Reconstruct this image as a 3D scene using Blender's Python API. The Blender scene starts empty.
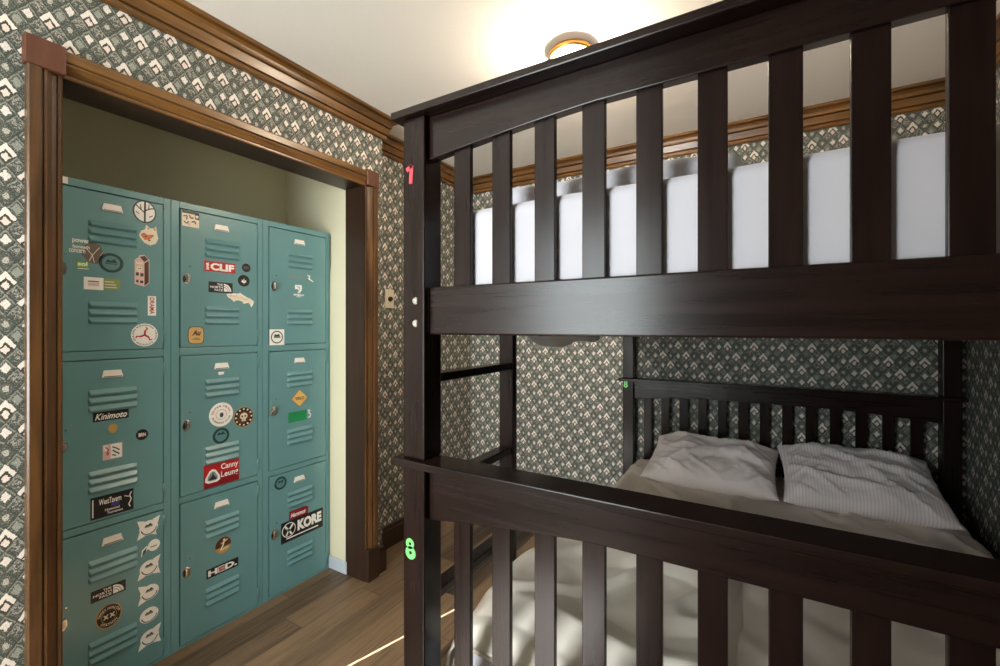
import bpy, bmesh, math, random
from mathutils import Vector, Matrix, noise
random.seed(4)
SC = bpy.context.scene
COL = SC.collection
PI = math.pi

# ------------------------------------------------------------------ materials
class NT:
    """small helper round a material node tree"""
    def __init__(s, name):
        s.m = bpy.data.materials.new(name); s.m.use_nodes = True
        s.t = s.m.node_tree; s.n = s.t.nodes; s.l = s.t.links
        s.b = s.n['Principled BSDF']
    def new(s, typ, **kw):
        nd = s.n.new(typ)
        for k, v in kw.items(): setattr(nd, k, v)
        return nd
    def put(s, val, sock):
        if hasattr(val, 'is_output'): s.l.new(val, sock)
        else: sock.default_value = val
    def math(s, op, a, b=0.0, c=0.0):
        nd = s.new('ShaderNodeMath', operation=op)
        s.put(a, nd.inputs[0]); s.put(b, nd.inputs[1]); s.put(c, nd.inputs[2])
        return nd.outputs[0]
    def mix(s, f, a, b):
        nd = s.new('ShaderNodeMix', data_type='RGBA')
        s.put(f, nd.inputs[0])
        for v, i in ((a, 6), (b, 7)):
            if hasattr(v, 'is_output'): s.l.new(v, nd.inputs[i])
            else: nd.inputs[i].default_value = (*v, 1)
        return nd.outputs[2]
    def pos(s):
        return s.new('ShaderNodeTexCoord').outputs['Object']
    def mapped(s, scale, loc=(0, 0, 0), vec=None):
        mp = s.new('ShaderNodeMapping')
        mp.inputs['Scale'].default_value = scale; mp.inputs['Location'].default_value = loc
        s.l.new(vec if vec is not None else s.pos(), mp.inputs['Vector'])
        return mp.outputs[0]
    def noise(s, vec, scale, detail=3, rough=.55):
        nd = s.new('ShaderNodeTexNoise')
        nd.inputs['Scale'].default_value = scale; nd.inputs['Detail'].default_value = detail
        nd.inputs['Roughness'].default_value = rough
        s.l.new(vec, nd.inputs['Vector'])
        return nd.outputs['Fac']
    def ramp(s, f, lo, hi):
        nd = s.new('ShaderNodeMapRange')
        s.put(f, nd.inputs[0]); nd.inputs[1].default_value = lo; nd.inputs[2].default_value = hi
        return nd.outputs[0]
    def bump(s, h, strength, dist=.001):
        nd = s.new('ShaderNodeBump'); nd.inputs['Strength'].default_value = strength
        nd.inputs['Distance'].default_value = dist
        s.l.new(h, nd.inputs['Height']); s.l.new(nd.outputs[0], s.b.inputs['Normal'])
    def fin(s, col=None, rough=None, **kw):
        if col is not None:
            if hasattr(col, 'is_output'): s.l.new(col, s.b.inputs['Base Color'])
            else: s.b.inputs['Base Color'].default_value = (*col, 1)
        if rough is not None: s.put(rough, s.b.inputs['Roughness'])
        for k, v in kw.items(): s.b.inputs[k.replace('_', ' ')].default_value = v
        return s.m

def srgb(r, g, b):
    f = lambda v: (v/255/12.92) if v/255 <= .04045 else ((v/255+.055)/1.055)**2.4
    return (f(r), f(g), f(b))

M = {}
def flat(name, col, rough=.5, **kw):
    """plain coat with a faint procedural mottling"""
    t = NT(name)
    f = t.noise(t.mapped((1, 1, 1)), 60, 2)
    c = t.mix(f, tuple(v*.93 for v in col), tuple(min(1, v*1.07) for v in col))
    M[name] = t.fin(c, rough, **kw); return M[name]

def wood(name, dark, light, grain, rough, rvar=.1, spec=.5, coat=0., bump=.15):
    """stained wood, grain = scale along x, y, z (small along the fibre)"""
    t = NT(name)
    v = t.mapped(grain)
    a = t.noise(v, 1.0, 5, .6)
    b = t.noise(t.mapped((3, 3, 3)), 1.3, 2)
    f = t.ramp(t.math('ADD', t.math('MULTIPLY', a, .8), t.math('MULTIPLY', b, .35)), .35, .8)
    c = t.mix(f, dark, light)
    r = t.math('MULTIPLY_ADD', a, rvar, rough - rvar*.5)
    t.bump(a, bump)
    M[name] = t.fin(c, r, Specular_IOR_Level=spec, Coat_Weight=coat, Coat_Roughness=.3)
    return M[name]

def wallpaper():
    t = NT('wallpaper')
    W, Hh = .0433, .0585
    g = t.new('ShaderNodeNewGeometry')
    sp = t.new('ShaderNodeSeparateXYZ'); t.l.new(g.outputs['Position'], sp.inputs[0])
    sn = t.new('ShaderNodeSeparateXYZ'); t.l.new(g.outputs['True Normal'], sn.inputs[0])
    isx = t.math('GREATER_THAN', t.math('ABSOLUTE', sn.outputs[0]), .5)
    sx = t.math('ADD', sp.outputs[0], .562 + W/2)
    sy = t.math('ADD', sp.outputs[1], -.600 + W/2 - 19*W)
    s = t.math('ADD', t.math('MULTIPLY', isx, sy), t.math('MULTIPLY', t.math('SUBTRACT', 1, isx), sx))
    z = t.math('ADD', sp.outputs[2], -1.233 + Hh/2 - .002)
    # slight waviness of the hand-drawn lattice
    cv = t.new('ShaderNodeCombineXYZ'); t.l.new(s, cv.inputs[0]); t.l.new(z, cv.inputs[1])
    P = cv.outputs[0]
    wob = t.math('MULTIPLY', t.math('SUBTRACT', t.noise(P, 75, 2), .5), .24)
    a = t.math('ADD', t.math('ADD', t.math('DIVIDE', s, W), t.math('DIVIDE', z, Hh)), wob)
    b = t.math('ADD', t.math('SUBTRACT', t.math('DIVIDE', s, W), t.math('DIVIDE', z, Hh)), wob)
    i0 = t.math('FLOOR', a); j0 = t.math('FLOOR', b)
    fi = t.math('FRACT', a); fj = t.math('FRACT', b)
    d = t.math('MINIMUM', fj, t.math('SUBTRACT', 1, fi))      # from the two upper edges
    e = t.math('MINIMUM', fi, t.math('SUBTRACT', 1, fj))      # from the two lower edges
    rag = t.math('SUBTRACT', t.noise(P, 170, 2, .6), .5)      # ragged brush edge
    dr = t.math('MULTIPLY_ADD', rag, .20, d); er = t.math('MULTIPLY_ADD', rag, .20, e)
    ii = t.math('FLOORED_MODULO', i0, 3.0)
    k = t.math('FLOORED_MODULO', t.math('FLOOR', t.math('DIVIDE', t.math('ADD', i0, .5), 3.0)), 2.0)
    jj = t.math('FLOORED_MODULO', t.math('SUBTRACT', j0, k), 2.0)
    cl = t.math('ADD', ii, t.math('MULTIPLY', jj, 3.0))
    def isc(n): return t.math('COMPARE', cl, float(n), .4)
    def less(x, y): return t.math('LESS_THAN', x, y)
    def more(x, y): return t.math('GREATER_THAN', x, y)
    def AND(*x):
        r = x[0]
        for q in x[1:]: r = t.math('MULTIPLY', r, q)
        return r
    dark, mid = srgb(54, 60, 54), srgb(98, 102, 92)
    white, pink, sage = srgb(226, 216, 206), srgb(208, 186, 176), srgb(140, 146, 134)
    # ground: fine floral speckle
    fl = t.noise(P, 330, 3, .7)
    fl2 = t.noise(P, 120, 2, .6)
    spk = t.math('MULTIPLY', t.ramp(fl, .52, .60), t.ramp(fl2, .40, .56))
    col = t.mix(t.ramp(fl, .40, .62), dark, mid)
    col = t.mix(t.math('MULTIPLY', spk, .6), col, srgb(186, 180, 168))
    # deep gaps between cells, thin pale arch just inside the upper edges
    col = t.mix(t.math('MULTIPLY', AND(less(t.math('MINIMUM', d, e), .06)), .6), col, srgb(58, 62, 56))
    line = AND(less(d, .17), more(d, .08), t.math('SUBTRACT', 1, isc(4)))
    col = t.mix(t.math('MULTIPLY', line, .42), col, srgb(176, 174, 162))
    # sage lozenge right above each chevron
    m = AND(isc(1), more(dr, .27), more(er, .20))
    col = t.mix(t.math('MULTIPLY', m, .6), col, t.mix(t.ramp(fl, .35, .65), sage, srgb(196, 192, 180)))
    # pale leaf left of each chevron
    m = AND(isc(2), more(dr, .28), more(er, .20))
    col = t.mix(t.math('MULTIPLY', m, .95), col, t.mix(t.ramp(fl, .4, .55), srgb(196, 182, 172), srgb(236, 226, 218)))
    # little flower right of each chevron and in the two dark cells
    cx_ = t.math('SUBTRACT', fi, .52); cy_ = t.math('SUBTRACT', fj, .5)
    rr = t.math('ADD', t.math('MULTIPLY', cx_, cx_), t.math('MULTIPLY', cy_, cy_))
    col = t.mix(t.math('MULTIPLY', AND(isc(4), less(rr, t.math('MULTIPLY', fl2, .09)), more(fl, .42)), .7), col, srgb(206, 198, 186))
    m = AND(t.math('MAXIMUM', isc(3), isc(5)), less(rr, .13), more(fl2, .50), more(fl, .47))
    col = t.mix(t.math('MULTIPLY', m, .7), col, srgb(192, 180, 170))
    # chevron: white roof, dark gap, pink peak
    c0 = isc(0)
    col = t.mix(AND(c0, more(d, .22)), col, srgb(62, 62, 55))
    col = t.mix(AND(c0, more(dr, .46), more(er, .10)), col, t.mix(t.ramp(fl, .35, .6), pink, srgb(228, 212, 200)))
    col = t.mix(AND(c0, less(dr, .31), more(e, .02)), col, t.mix(t.ramp(fl, .3, .5), srgb(206, 196, 184), white))
    t.bump(fl, .05)
    M['wallpaper'] = t.fin(col, .62, Specular_IOR_Level=.3)

def floorboards():
    t = NT('floorboards')
    g = t.new('ShaderNodeNewGeometry')
    sp = t.new('ShaderNodeSeparateXYZ'); t.l.new(g.outputs['Position'], sp.inputs[0])
    PWID, PLEN = .122, 1.22
    x = t.math('DIVIDE', t.math('ADD', sp.outputs[0], 5.03), PWID)
    row = t.math('FLOOR', x); fx = t.math('FRACT', x)
    wn = t.new('ShaderNodeTexWhiteNoise', noise_dimensions='1D'); t.l.new(row, wn.inputs['W'])
    y = t.math('ADD', t.math('DIVIDE', sp.outputs[1], PLEN), t.math('MULTIPLY', wn.outputs['Value'], 7.0))
    idx = t.math('FLOOR', y); fy = t.math('FRACT', y)
    cv = t.new('ShaderNodeCombineXYZ'); t.l.new(row, cv.inputs[0]); t.l.new(idx, cv.inputs[1])
    w2 = t.new('ShaderNodeTexWhiteNoise', noise_dimensions='2D'); t.l.new(cv.outputs[0], w2.inputs['Vector'])
    rnd = w2.outputs['Value']
    # grain shifted per plank
    c3 = t.new('ShaderNodeCombineXYZ')
    t.l.new(t.math('MULTIPLY', sp.outputs[0], 42.0), c3.inputs[0])
    t.l.new(t.math('MULTIPLY', sp.outputs[1], 2.2), c3.inputs[1])
    t.l.new(t.math('MULTIPLY', rnd, 40.0), c3.inputs[2])
    gr = t.noise(c3.outputs[0], 1.0, 6, .62)
    c4 = t.new('ShaderNodeCombineXYZ')
    t.l.new(t.math('MULTIPLY', sp.outputs[0], 160.0), c4.inputs[0])
    t.l.new(t.math('MULTIPLY', sp.outputs[1], 6.0), c4.inputs[1])
    t.l.new(t.math('MULTIPLY', rnd, 40.0), c4.inputs[2])
    gf = t.noise(c4.outputs[0], 1.0, 3, .6)
    tone = t.math('ADD', t.math('MULTIPLY', rnd, .75), t.math('ADD', t.math('MULTIPLY', gr, 1.5), t.math('MULTIPLY', gf, .55)))
    f = t.ramp(tone, 1.0, 1.9)
    col = t.mix(f, srgb(36, 27, 20), srgb(140, 114, 88))
    col = t.mix(t.math('MULTIPLY', t.ramp(gr, .54, .70), .6), col, srgb(40, 29, 21))
    seam = t.math('MAXIMUM', t.math('LESS_THAN', fx, .018), t.math('LESS_THAN', fy, .0025))
    col = t.mix(t.math('MULTIPLY', seam, .75), col, (.012, .009, .007))
    t.bump(t.math('SUBTRACT', gf, t.math('MULTIPLY', seam, 1.5)), .12)
    M['floorboards'] = t.fin(col, t.math('MULTIPLY_ADD', gr, .15, .36), Specular_IOR_Level=.45)

def plaster(name, col, scale, strength, rough=.8):
    t = NT(name)
    n = t.noise(t.mapped((1, 1, 1)), scale, 4, .6)
    t.bump(n, strength, .003)
    c = t.mix(n, tuple(v*.95 for v in col), col)
    M[name] = t.fin(c, rough, Specular_IOR_Level=.2)

def cloth(name, col, stripe=None, rough=.85, thin=0.0):
    t = NT(name)
    p = t.pos()
    sp = t.new('ShaderNodeSeparateXYZ'); t.l.new(p, sp.inputs[0])
    n = t.noise(t.mapped((1, 1, 1)), 9, 3)
    c = t.mix(n, tuple(v*.92 for v in col), col)
    if stripe:
        w = t.math('SINE', t.math('MULTIPLY', sp.outputs[0], 2*PI/stripe))
        c = t.mix(t.math('MULTIPLY', t.ramp(w, .1, .7), .5), c, tuple(v*.62 for v in col))
    t.bump(t.noise(t.mapped((1, 1, 1)), 900, 1), .12)
    M[name] = t.fin(c, rough, Sheen_Weight=.15, Specular_IOR_Level=.2)
    if thin:                                                # thin cotton lets light through
        tr = t.new('ShaderNodeBsdfTranslucent'); t.l.new(c, tr.inputs[0])
        mx = t.new('ShaderNodeMixShader'); mx.inputs[0].default_value = thin
        t.l.new(t.b.outputs[0], mx.inputs[1]); t.l.new(tr.outputs[0], mx.inputs[2])
        t.l.new(mx.outputs[0], t.n['Material Output'].inputs['Surface'])

wallpaper(); floorboards()
plaster('ceiling_plaster', srgb(236, 230, 221), 140, .25)
plaster('closet_plaster', srgb(230, 221, 190), 90, .12, .6)
plaster('front_plaster', srgb(226, 222, 212), 90, .12)
flat('white_baseboard', srgb(196, 200, 208), .4)
VERT = (38, 38, 2.2); ALY = (38, 2.2, 38); ALX = (2.2, 38, 38)
wood('trim_vertical', srgb(40, 26, 15), srgb(104, 70, 38), VERT, .3)
wood('trim_lengthwise', srgb(52, 34, 17), srgb(134, 92, 44), ALY, .3)
wood('trim_crosswise', srgb(52, 34, 17), srgb(134, 92, 44), ALX, .3)
wood('trim_block', srgb(76, 42, 27), srgb(100, 56, 36), VERT, .42)
wood('jamb_dark', srgb(38, 24, 16), srgb(62, 40, 26), VERT, .4)
ED, EL = srgb(20, 12, 10), srgb(38, 24, 20)
wood('espresso_upright', ED, EL, (60, 60, 3), .25, .10, .20, 0, .1)
wood('espresso_cross', ED, EL, (3, 60, 60), .25, .10, .27, 0, .1)
wood('espresso_side', ED, EL, (60, 3, 60), .25, .10, .27, 0, .1)

def lockerpaint():
    t = NT('locker_teal')
    n = t.noise(t.mapped((1, 1, 1)), 5, 3)
    c = t.mix(n, srgb(98, 142, 147), srgb(109, 154, 158))
    t.bump(t.noise(t.mapped((1, 1, 1)), 380, 2), .06)
    M['locker_teal'] = t.fin(c, .3, Specular_IOR_Level=.5)
lockerpaint()
flat('chrome', srgb(205, 205, 200), .22, Metallic=1.0)
flat('brass', srgb(190, 140, 70), .3, Metallic=1.0)
flat('hole_shade_knob_black', srgb(18, 18, 18), .6)  # painted shade of the latch holes, and the switch knob's own colour
flat('plate_white', srgb(240, 235, 229), .45)
flat('ivory', srgb(222, 210, 182), .4)
for nm, c in dict(white=(250, 247, 243), black=(24, 23, 24), red=(184, 38, 40), deepred=(136, 22, 34), pink=(228, 196, 192),
                  orange=(206, 120, 72), gold=(188, 152, 84), tan=(214, 176, 116), brown=(84, 54, 34), green=(34, 138, 84),
                  lime=(128, 178, 62), olive=(140, 160, 96), grey=(140, 150, 146), slate=(62, 76, 76), teal=(92, 136, 140), yellow=(224, 186, 104),
                  navy=(42, 46, 72), violet=(70, 66, 140), taupe=(104, 94, 84), cream=(238, 226, 204), ringgreen=(30, 62, 58),
                  deckred=(214, 66, 80), deckgreen=(118, 214, 120), rust=(120, 112, 84)).items():
    flat('ink_'+nm, srgb(*c), .42)
cloth('mattress_white', srgb(196, 193, 199))
cloth('thin_sheet', srgb(240, 238, 240), thin=.5)
cloth('sheet_beige', srgb(222, 207, 193))
cloth('duvet_cream', srgb(244, 234, 220))
cloth('pillow_plain', srgb(232, 218, 212))
cloth('pillow_stripe', srgb(230, 218, 216), .0115)
t = NT('lamp_glass'); t.b.inputs['Emission Color'].default_value = (1, .84, .64, 1); t.b.inputs['Emission Strength'].default_value = 160
M['lamp_glass'] = t.fin((.9, .88, .82), .3)
t = NT('window_glass')
M['window_glass'] = t.fin((.95, 1, .97), .02, Transmission_Weight=1.0, IOR=1.05)

# ------------------------------------------------------------------ mesh helpers
class MB:
    def __init__(s): s.bm = bmesh.new()
    def box(s, x0, x1, y0, y1, z0, z1, mi=0):
        v = [s.bm.verts.new(p) for p in ((x0,y0,z0),(x1,y0,z0),(x1,y1,z0),(x0,y1,z0),(x0,y0,z1),(x1,y0,z1),(x1,y1,z1),(x0,y1,z1))]
        for f in ((0,3,2,1),(4,5,6,7),(0,1,5,4),(1,2,6,5),(2,3,7,6),(3,0,4,7)):
            q = s.bm.faces.new([v[i] for i in f]); q.material_index = mi
        return s
    def prism(s, pts0, pts1, mi=0):
        """closed solid between two matching rings of points"""
        n = len(pts0)
        a = [s.bm.verts.new(p) for p in pts0]; b = [s.bm.verts.new(p) for p in pts1]
        fs = [s.bm.faces.new(a[::-1]), s.bm.faces.new(b)]
        for i in range(n):
            fs.append(s.bm.faces.new((a[i], a[(i+1) % n], b[(i+1) % n], b[i])))
        for f in fs: f.material_index = mi
        return s
    def lathe(s, prof, cx=0, cy=0, n=32, axis='z', smooth=True, mi=0):
        """prof = (radius, height) pairs, turned about an axis through (cx, cy)"""
        rings = []
        def P(r, h, a):
            u, v = r*math.cos(a), r*math.sin(a)
            return (cx+u, cy+v, h) if axis == 'z' else (h, cx+u, cy+v)
        for r, h in prof:
            if r < 1e-6: rings.append([s.bm.verts.new(P(0, h, 0))])
            else: rings.append([s.bm.verts.new(P(r, h, 2*PI*i/n)) for i in range(n)])
        for A, B in zip(rings, rings[1:]):
            for i in range(n):
                j = (i+1) % n
                if len(A) == 1 and len(B) == 1: continue
                vs = (A[0], B[j], B[i]) if len(A) == 1 else (A[i], A[j], B[0]) if len(B) == 1 else (A[i], A[j], B[j], B[i])
                f = s.bm.faces.new(vs); f.smooth = smooth; f.material_index = mi
        return s
    def sweep(s, prof, path, nrm, closed_ends=True):
        """prof = (out, z) points carried along a level polyline with mitred corners; nrm = room-side normal per segment"""
        rings = []
        for k, p in enumerate(path):
            n0 = Vector(nrm[max(0, k-1)]); n1 = Vector(nrm[min(len(nrm)-1, k)])
            m = n0 + n1; m = m / m.length; m = m / m.dot(n0)
            rings.append([s.bm.verts.new((p[0]+m[0]*o, p[1]+m[1]*o, z)) for o, z in prof])
        n = len(prof)
        for A, B in zip(rings, rings[1:]):
            for i in range(n):
                s.bm.faces.new((A[i], A[(i+1) % n], B[(i+1) % n], B[i]))
        if closed_ends: s.bm.faces.new(rings[0][::-1]); s.bm.faces.new(rings[-1])
        return s
    def shift(s, o):
        bmesh.ops.translate(s.bm, verts=s.bm.verts, vec=(-o[0], -o[1], -o[2])); return s
    def build(s, name, mats, parent=None, bevel=0, seg=2, smooth=False, recalc=True):
        if recalc: bmesh.ops.recalc_face_normals(s.bm, faces=s.bm.faces)
        me = bpy.data.meshes.new(name)
        if smooth:
            for f in s.bm.faces: f.smooth = True
        s.bm.to_mesh(me); s.bm.free()
        for m in (mats if isinstance(mats, (list, tuple)) else [mats]): me.materials.append(M[m])
        o = bpy.data.objects.new(name, me); COL.objects.link(o)
        if parent is not None: o.parent = parent
        if bevel:
            b = o.modifiers.new('bevel', 'BEVEL'); b.width = bevel; b.segments = seg; b.limit_method = 'ANGLE'
            b.angle_limit = math.radians(40); b.harden_normals = False
        return o

def thing(name, loc, label, cat, group=None):
    o = bpy.data.objects.new(name, None); COL.objects.link(o); o.location = loc
    o.empty_display_size = .1
    return tag(o, label, cat, group)
def tag(o, label, cat, group=None):
    o['label'] = label; o['category'] = cat
    if group: o['group'] = group
    return o
def struct(o):
    o['kind'] = 'structure'; return o

def text_polys(body, bold=0.0, shear=0.0, spacing=1.0):
    """flat triangles of a piece of lettering, in a unit box"""
    cu = bpy.data.curves.new('lettering', 'FONT'); cu.body = body; cu.offset = bold; cu.shear = shear
    cu.space_character = spacing; cu.resolution_u = 3
    o = bpy.data.objects.new('lettering', cu); COL.objects.link(o)
    dg = bpy.context.evaluated_depsgraph_get(); dg.update()
    me = bpy.data.meshes.new_from_object(o.evaluated_get(dg))
    vs = [v.co.copy() for v in me.vertices]; ps = [list(p.vertices) for p in me.polygons]
    bpy.data.objects.remove(o); bpy.data.curves.remove(cu); bpy.data.meshes.remove(me)
    x0 = min(v.x for v in vs); x1 = max(v.x for v in vs); y0 = min(v.y for v in vs); y1 = max(v.y for v in vs)
    return [((v.x-x0)/(x1-x0), (v.y-y0)/(y1-y0)) for v in vs], ps

# ------------------------------------------------------------------ room
XL, XR, YB, YF, ZC = -1.772, .791, 2.790, -1.450, 2.440     # closet wall, right wall, back wall, front wall, ceiling
XN, YC = -1.930, 1.722                                      # niche wall beyond the closet corner
OY0, OY1, OZ = .452, 1.596, 2.047                           # closet opening
XE = -2.45                                                  # closet back / room edge behind the camera
m = MB(); m.box(XE-.1, XR+.1, YF-.1, YB+.1, -.1, 0)
floor = struct(m.build('floor', 'floorboards'))
m = MB(); m.box(XE-.1, XR+.1, YF-.1, YB+.1, ZC, ZC+.1)
struct(m.build('ceiling', 'ceiling_plaster'))
m = MB()
m.box(XL-.13, XL, -.10, OY0-.02, 0, ZC)
m.box(XL-.13, XL, OY0-.02, OY1+.02, OZ+.02, ZC)
m.box(XL-.13, XL, OY1+.02, YC, 0, ZC)
m.box(XN-.10, XN, YC-.002, YB, 0, ZC)
struct(m.build('wall_left', 'wallpaper'))
m = MB(); m.box(XN-.1, XR+.1, YB, YB+.1, 0, ZC); struct(m.build('wall_back', 'wallpaper'))
m = MB(); m.box(XR, XR+.1, -.44, YB, 0, ZC); struct(m.build('wall_right', 'wallpaper'))
# closet interior
m = MB(); m.box(XE-.05, XE, -.10, OY1+.12, 0, ZC); struct(m.build('wall_closet_back', 'closet_plaster'))
m = MB(); m.box(XE, XL-.13, OY1+.012, OY1+.112, 0, ZC); m.box(XE, XL-.13, OY1+.004, OY1+.012, 0, 1.638)
struct(m.build('wall_closet_right', 'closet_plaster'))
m = MB(); m.box(XE, XL-.13, OY0-.112, OY0-.012, 0, ZC); struct(m.build('wall_closet_left', 'closet_plaster'))
m = MB(); m.box(XE, XL-.13, OY1-.006, OY1+.004, 0, .066); struct(m.build('baseboard_closet', 'white_baseboard', bevel=.003))
# room behind the camera: unseen bay with a window, widened for an added sun opening
m = MB(); m.box(XE-.05, XE, YF, -.06, 0, ZC); m.box(XE, XL-.13, -.10, -.06, 0, ZC); struct(m.build('wall_entry', 'front_plaster'))
WX0, WX1, WZ0, WZ1 = -1.55, -.60, .55, 2.08
DX0, DX1, DZ0, DZB, DZ1 = -2.200, -1.90, 1.15, 1.58, 2.03     # unseen opening added for the floor's sun streak, narrowed above to a slit by blind
YJ, XJ = -.40, -.45                                          # unseen wall added behind the camera, keeps window light off the bed's right
m = MB()
m.box(XE-.1, DX0, YF-.04, YF, 0, ZC); m.box(DX0, DX1, YF-.04, YF, 0, DZ0); m.box(DX0, DX1, YF-.04, YF, DZ1, ZC); m.box(DX1, WX0, YF-.04, YF, 0, ZC)
m.box(WX0, WX1, YF-.04, YF, 0, WZ0); m.box(WX0, WX1, YF-.04, YF, WZ1, ZC); m.box(WX1, XJ+.04, YF-.04, YF, 0, ZC)
m.box(XJ, XJ+.04, YF, YJ, 0, ZC)  # side of the added jog, also blocks window light
struct(m.build('wall_bay', 'front_plaster'))
m = MB(); m.box(XJ+.04, XR+.1, YJ-.04, YJ, 0, ZC)  # added light block, papered dark to cut fill on the bed's right
struct(m.build('wall_front_blocker', 'wallpaper'))
def window(name, x0, x1, z0, z1, rails):
    w = struct(bpy.data.objects.new(name, None)); COL.objects.link(w); w.location = (x0, YF, z0)
    m = MB(); f = .035
    m.box(x0-.05, x0, YF, YF+.02, z0-.05, z1+.05); m.box(x1, x1+.05, YF, YF+.02, z0-.05, z1+.05)
    m.box(x0, x1, YF, YF+.02, z1, z1+.05); m.box(x0, x1, YF, YF+.05, z0-.04, z0)
    for z in rails: m.box(x0, x1, YF-.03, YF-.005, z-.018, z+.018)
    m.shift(w.location); m.build('window_frame', 'plate_white', w, .003)
    return w
window('window_1', WX0, WX1, WZ0, WZ1, (1.32,))
w2 = window('added_sun_window', DX0, DX1, DZ0, DZ1, ())
m = MB(); m.box(DX0+.021, DX1, YF-.03, YF-.026, DZB, DZ1); m.box(DX0+.021, DX1, YF-.034, YF-.022, DZB-.02, DZB)  # panel added to cut the sun down to a thin streak
m.shift(w2.location); m.build('sun_mask', 'plate_white', w2)
m = MB(); m.box(WX0-.1, WX1+.1, YF-2.60, YF-.045, 2.20, 2.23)  # unseen slab added outside to keep sun out of the main window
struct(m.build('sun_blocker', 'front_plaster'))

# ---- crown moulding
def crown_prof(h, p, top=ZC):
    return [(0, top-h), (.20*p, top-h), (.28*p, top-h+.05*h), (.29*p, top-h+.16*h), (.24*p, top-h+.185*h), (.10*p, top-h+.20*h), (.10*p, top-h+.225*h),
            (.34*p, top-h+.235*h), (.46*p, top-h+.50*h), (.47*p, top-h+.53*h), (.28*p, top-h+.545*h), (.28*p, top-h+.575*h), (.56*p, top-h+.585*h), (.57*p, top-h+.66*h), (.62*p, top-h+.74*h),
            (.74*p, top-h+.80*h), (.82*p, top-h+.82*h), (.70*p, top-h+.835*h), (.70*p, top-h+.86*h), (.97*p, top-h+.87*h), (p, top-h+.89*h), (p, top), (0, top)]
m = MB(); m.sweep(crown_prof(.108, .066), [(XL, -.10), (XL, YC), (XN+.002, YC)], [(1, 0), (0, 1)])
struct(m.build('trim_1', 'trim_lengthwise'))
m = MB(); m.sweep(crown_prof(.108, .066), [(XN, YC+.06), (XN, YB), (XR, YB), (XR, YJ)], [(1, 0), (0, -1), (-1, 0)])
struct(m.build('trim_2', 'trim_crosswise'))

# ---- closet door casing
tr = struct(bpy.data.objects.new('trim_3', None)); COL.objects.link(tr); tr.location = (XL, OY0, 0)
CW = .076
def casing_prof(w):
    return [(0, 0), (0, .022), (.004, .026), (.028, .025), (.031, .022), (.0315, .016), (.034, .016), (.0345, .021), (.040, .022), (.052, .014), (.062, .009), (.0625, .006), (.065, .006), (.0655, .012), (.072, .012), (w, .009), (w, 0)]
def side_casing(y_out, sgn):
    pr = casing_prof(CW)
    m = MB(); m.prism([(XL+o, y_out+sgn*a, .165) for a, o in pr], [(XL+o, y_out+sgn*a, OZ+.002) for a, o in pr])
    m.shift(tr.location); m.build('side_casing', 'trim_vertical', tr)
side_casing(OY0-CW, 1); side_casing(OY1+CW, -1)
pr = casing_prof(CW)
m = MB(); m.prism([(XL+o, OY0+.001, OZ+CW-a) for a, o in pr], [(XL+o, OY1-.001, OZ+CW-a) for a, o in pr])
m.shift(tr.location); m.build('head_casing', 'trim_lengthwise', tr)
for y0, y1 in ((OY0-CW-.006, OY0+.003), (OY1-.003, OY1+CW+.003)):
    m = MB(); m.box(XL, XL+.030, y0, y1, OZ+.002, OZ+CW+.008); m.shift(tr.location); m.build('corner_block', 'trim_block', tr, .003)
    m = MB(); m.box(XL, XL+.032, y0+.003, y1-.001, 0, .166); m.shift(tr.location); m.build('plinth_block', 'jamb_dark', tr, .004)
m = MB(); m.box(XL-.14, XL+.004, OY0-.02, OY0, 0, OZ+.02); m.box(XL-.14, XL+.004, OY1, OY1+.02, 0, OZ+.02)
m.box(XL-.14, XL+.004, OY0, OY1, OZ, OZ+.02)
m.shift(tr.location); m.build('jamb', 'jamb_dark', tr)

# ---- baseboards
bp = [(0, 0), (.016, 0), (.016, .105), (.012, .112), (.010, .128), (.004, .135), (0, .135)]
m = MB(); m.sweep(bp, [(XL, OY1+CW+.004), (XL, YC), (XN, YC), (XN, YB)], [(1, 0), (0, 1), (1, 0)])
struct(m.build('baseboard_left', 'jamb_dark'))
bq = [(o*.7, z) for o, z in bp]
m = MB(); m.sweep(bq, [(XN+.016, YB), (XR-.012, YB)], [(0, -1)]); struct(m.build('baseboard_back', 'jamb_dark'))
m = MB(); m.sweep(bq, [(XR, YB), (XR, YJ)], [(-1, 0)]); struct(m.build('baseboard_right', 'jamb_dark'))
m = MB(); m.sweep(bp, [(XL, -.10), (XL, OY0-CW-.004)], [(1, 0)]); struct(m.build('baseboard_closet_left', 'jamb_dark'))

# ------------------------------------------------------------------ stickers (drawn in the door plane: a = along the wall, b = height)
def R(a0, a1, b0, b1): return [[(a0, b0), (a1, b0), (a1, b1), (a0, b1)]]
def C(ca, cb, ra, rb=None, n=28, rot=0.0):
    rb = rb or ra
    out = []
    for i in range(n):
        x, y = ra*math.cos(2*PI*i/n), rb*math.sin(2*PI*i/n)
        out.append((ca + x*math.cos(rot) - y*math.sin(rot), cb + x*math.sin(rot) + y*math.cos(rot)))
    return [out]
def SQR(ca, cb, ra, rb, n=36):          # rounded square
    f = lambda v: math.copysign(abs(v)**.5, v)
    return [[(ca+ra*f(math.cos(2*PI*i/n)), cb+rb*f(math.sin(2*PI*i/n))) for i in range(n)]]
def RING(ca, cb, r0, r1, n=32, a0=0, a1=360):
    out = []
    k = max(3, int(n*(a1-a0)/360))
    for i in range(k):
        t0 = math.radians(a0+(a1-a0)*i/k); t1 = math.radians(a0+(a1-a0)*(i+1)/k)
        out.append([(ca+r0*math.cos(t0), cb+r0*math.sin(t0)), (ca+r1*math.cos(t0), cb+r1*math.sin(t0)),
                    (ca+r1*math.cos(t1), cb+r1*math.sin(t1)), (ca+r0*math.cos(t1), cb+r0*math.sin(t1))])
    return out
def POLY(*p): return [list(p)]
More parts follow.
